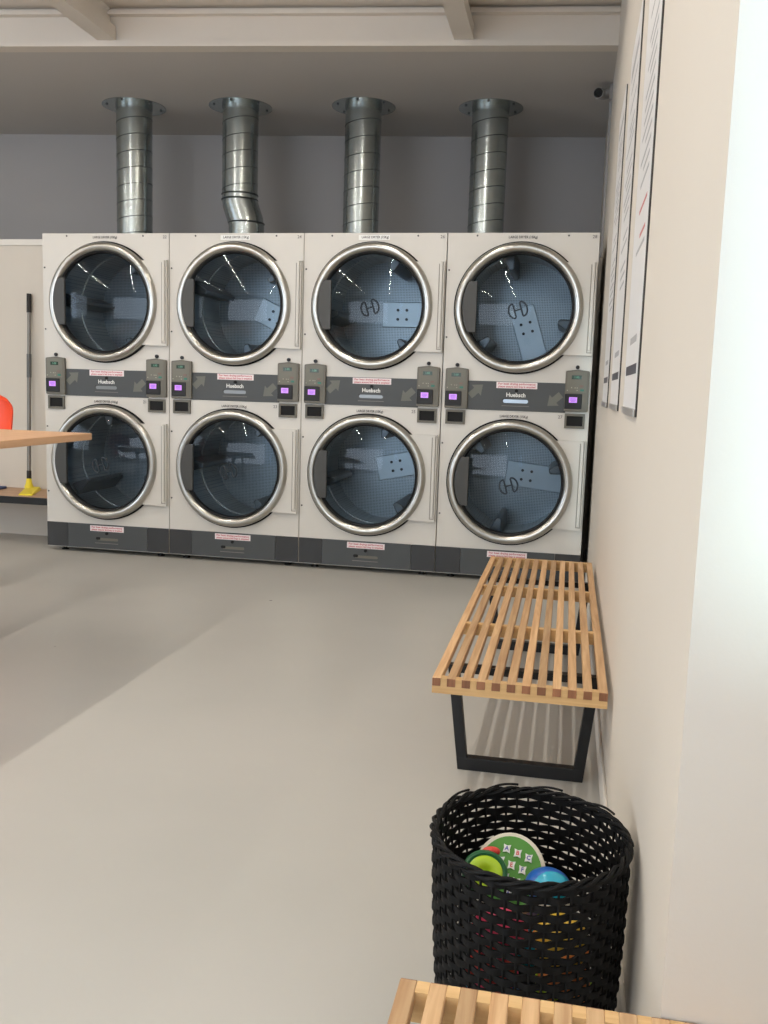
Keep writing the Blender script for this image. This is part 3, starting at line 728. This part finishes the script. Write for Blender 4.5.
for r in range(4):
    for c in range(3):
        p = k0 + kx*c + ky*r + (Vector((-0.003, 0.0)) if r == 3 else Vector((0, 0)))
        if (p.x/0.056)**2 + (p.y/0.062)**2 > 0.86: continue
        w2 = 0.0066
        key = build('key', MB().prism([(p.x-w2, p.y-w2*1.1), (p.x, p.y-w2*0.8), (p.x+w2, p.y-w2*1.1), (p.x+w2*0.8, p.y), (p.x+w2, p.y+w2*1.1), (p.x, p.y+w2*0.8), (p.x-w2, p.y+w2*1.1), (p.x-w2*0.8, p.y)], 0.008, 0.0115, 'XY'), 'print_white', t)
        obj('key_letter', text_mesh(LET[cnt % 11], 0.0105, 'toy_letter_red' if cnt % 3 == 1 else 'toy_letter_blue', 0.0003, thick=0.0002), key, (p.x, p.y, 0.0118)); cnt += 1
for i in range(6):
    for j in range(4):
        px, py = 0.030 + 0.0055*j, -0.018 - 0.0058*i + 0.0018*(j % 2) + 0.012
        if (px/0.056)**2 + (py/0.062)**2 < 0.92: build('speaker_hole', MB().prism(oval(0.0017, 0.0017, 8, px, py), 0.008, 0.0089, 'XY'), 'toy_dark', t)
# blue domed toy
t = thing('toy_dome', 'blue domed toy with a teal cap beside the green letter pad', 'toy', (3.397, -4.045, 0.326))
build('base', MB().sphere((0, 0, 0), 0.039, 28, 14, (1, 1, 0.7)), 'toy_blue', t, smooth=True)
build('cap', MB().sphere((0.003, -0.007, 0.002), 0.0355, 28, 14, (1, 1, 0.72)), 'toy_teal', t, smooth=True)
# lime rattle
t = thing('toy_rattle', 'lime green toy rattle ring with a dark green stripe in the basket', 'toy', (3.288, -4.046, 0.335), (math.radians(58), 0, math.radians(14)))
build('ring', MB().tube([(0.021*math.cos(2*PI*i/32), 0.018*math.sin(2*PI*i/32), 0) for i in range(32)], 0.0165, 12, closed=True), 'toy_lime', t, smooth=True)
build('stripe', MB().tube([(0.034*math.cos(2*PI*i/32), 0.031*math.sin(2*PI*i/32), 0.010) for i in range(32)], 0.0055, 8, closed=True), 'toy_darkgreen', t, smooth=True)
build('knob', MB().sphere((0.014, 0.034, 0.0), 0.011, 16, 10, (1.5, 0.8, 1)), 'toy_red', t, smooth=True)

# ------------------------------------------------------------------ folding table and stool at the left
t = thing('folding_table', 'long wooden counter table at the left edge of the photo', 'table', (0.6, -3.2, 0))
build('table_top', MB().box(-0.80, 0.735, -1.35, 1.385, 0.884, 0.914), 'table_wood', t, bevel=0.003)
for y in (-1.0, 0.75):
    p = build('pedestal', MB().box(-0.045, 0.045, y - 0.045, y + 0.045, 0.02, 0.884), 'black_metal', t, bevel=0.004)
    build('foot_bar', MB().box(-0.40, 0.22, y - 0.04, y + 0.04, 0.0, 0.025), 'black_metal', p, bevel=0.004)
    build('top_plate', MB().box(-0.30, 0.22, y - 0.05, y + 0.05, 0.872, 0.884), 'black_metal', p)
t = thing('counter_stool', 'orange plastic counter stool behind the wooden table', 'stool', (0.262, -1.25, 0))
# curved backrest: a rounded panel bent around the sitter
def back_mesh():
    m = MB(); nu, nv = 16, 12; vs = []
    for side in (0, 1):
        for j in range(nv+1):
            v = j/nv; z = 0.845 + 0.22*v
            taper = 1.0 if v < 0.55 else math.sqrt(max(0.0, 1 - ((v-0.55)/0.45)**2.6))*0.35 + 0.65
            if v > 0.97: taper *= 0.93
            for i in range(nu+1):
                u = -1 + 2*i/nu; x = 0.222*taper*u; y = 0.20 + 0.03*v - 0.075*u*u + (0.011 if side else 0.0)
                zz = z - 0.035*(abs(u)**4)*v
                vs.append((x, y, zz))
    k = (nu+1)*(nv+1); fs = []
    for j in range(nv):
        for i in range(nu):
            a = j*(nu+1)+i; fs.append((a, a+1, a+nu+2, a+nu+1)); fs.append((k+a, k+a+nu+1, k+a+nu+2, k+a+1))
    for i in range(nu):
        fs.append((i, k+i, k+i+1, i+1)); a = nv*(nu+1)+i; fs.append((a, a+1, k+a+1, k+a))
    for j in range(nv):
        a = j*(nu+1); fs.append((a, a+nu+1, k+a+nu+1, k+a)); a += nu; fs.append((a, k+a, k+a+nu+1, a+nu+1))
    m.add(vs, fs); return m
build('backrest', back_mesh(), 'stool_orange', t, smooth=True)
build('seat', MB().prism(rounded(-0.17, 0.08, -0.19, 0.21, 0.07, 6), 0.645, 0.668, 'XY'), 'stool_orange', t, bevel=0.006)
build('back_support', MB().prism([(0.17, 0.655), (0.205, 0.655), (0.232, 0.90), (0.217, 0.90)], -0.12, 0.02, 'YZ'), 'stool_orange', t)
for sx in (-1, 1):
    for sy in (-1, 1): build('leg', MB().tube([(0.10*sx - 0.055, 0.13*sy, 0.648), (0.11*sx - 0.055, 0.17*sy, 0.0)], 0.011, 10), 'chrome', t, smooth=True)
build('foot_rest', MB().tube([(0.052, 0.158, 0.22), (-0.162, 0.158, 0.22), (-0.162, -0.158, 0.22), (0.052, -0.158, 0.22)], 0.008, 8, closed=True), 'chrome', t, smooth=True)

# ------------------------------------------------------------------ low shelf, broom, cloth
t = thing('low_shelf', 'low wooden shelf with a black front edge left of the dryers', 'shelf', (-0.014, 0.49, 0))
build('shelf_board', MB().box(-1.75, 0.0, -0.45, 0, 0.318, 0.342), 'shelf_wood', t)
build('front_edge', MB().box(-1.75, 0.0, -0.472, -0.45, 0.296, 0.3425), 'black_metal', t, bevel=0.002)
for x in (-1.70, -1.0):
    b = build('bracket', MB().prism([(-0.42, 0.318), (0.0, 0.318), (0.0, 0.12)], x - 0.012, x + 0.012, 'YZ'), 'black_metal', t)
t = thing('flat_broom', 'grey broom with a yellow head standing on the low shelf', 'broom', (-0.380, 0.395, 0.342))
tilt = lambda z: (-0.014*z/1.38, 0.072*z/1.38)
def pole(name, z0, z1, r, m): build(name, MB().tube([(tilt(z0)[0], tilt(z0)[1], z0), (tilt(z1)[0], tilt(z1)[1], z1)], r, 14), m, t, smooth=True)
pole('grip', 1.255, 1.385, 0.0165, 'grip_black'); pole('upper_pole', 0.95, 1.256, 0.0125, 'pole_grey')
pole('clamp', 0.80, 0.965, 0.0165, 'pole_dark'); pole('lower_pole', 0.13, 0.805, 0.0145, 'pole_grey'); pole('ferrule', 0.075, 0.14, 0.0165, 'grip_black')
build('neck', MB().tube([(0, 0.0, 0.02), (0.0, 0.0, 0.05), (tilt(0.08)[0], tilt(0.08)[1], 0.082)], [0.034, 0.022, 0.018], 14), 'mop_yellow', t, smooth=True)
build('broom_head', MB().add([(0.105, -0.30, 0), (0.205, -0.285, 0), (0.062, 0.06, 0), (-0.052, 0.045, 0), (0.108, -0.29, 0.012), (0.200, -0.275, 0.012), (0.054, 0.05, 0.022), (-0.042, 0.036, 0.022)],
      [(0,3,2,1),(4,5,6,7),(0,1,5,4),(1,2,6,5),(2,3,7,6),(3,0,4,7)]), 'mop_yellow', t, bevel=0.004)
o = build('folded_cloth', MB().prism(rounded(-0.75, -0.565, 0.30, 0.42, 0.02), 0.342, 0.358, 'XY'), 'cloth_blue', bevel=0.004)
tag(o, 'blue folded cloth lying on the low shelf at the photo edge', 'cloth')
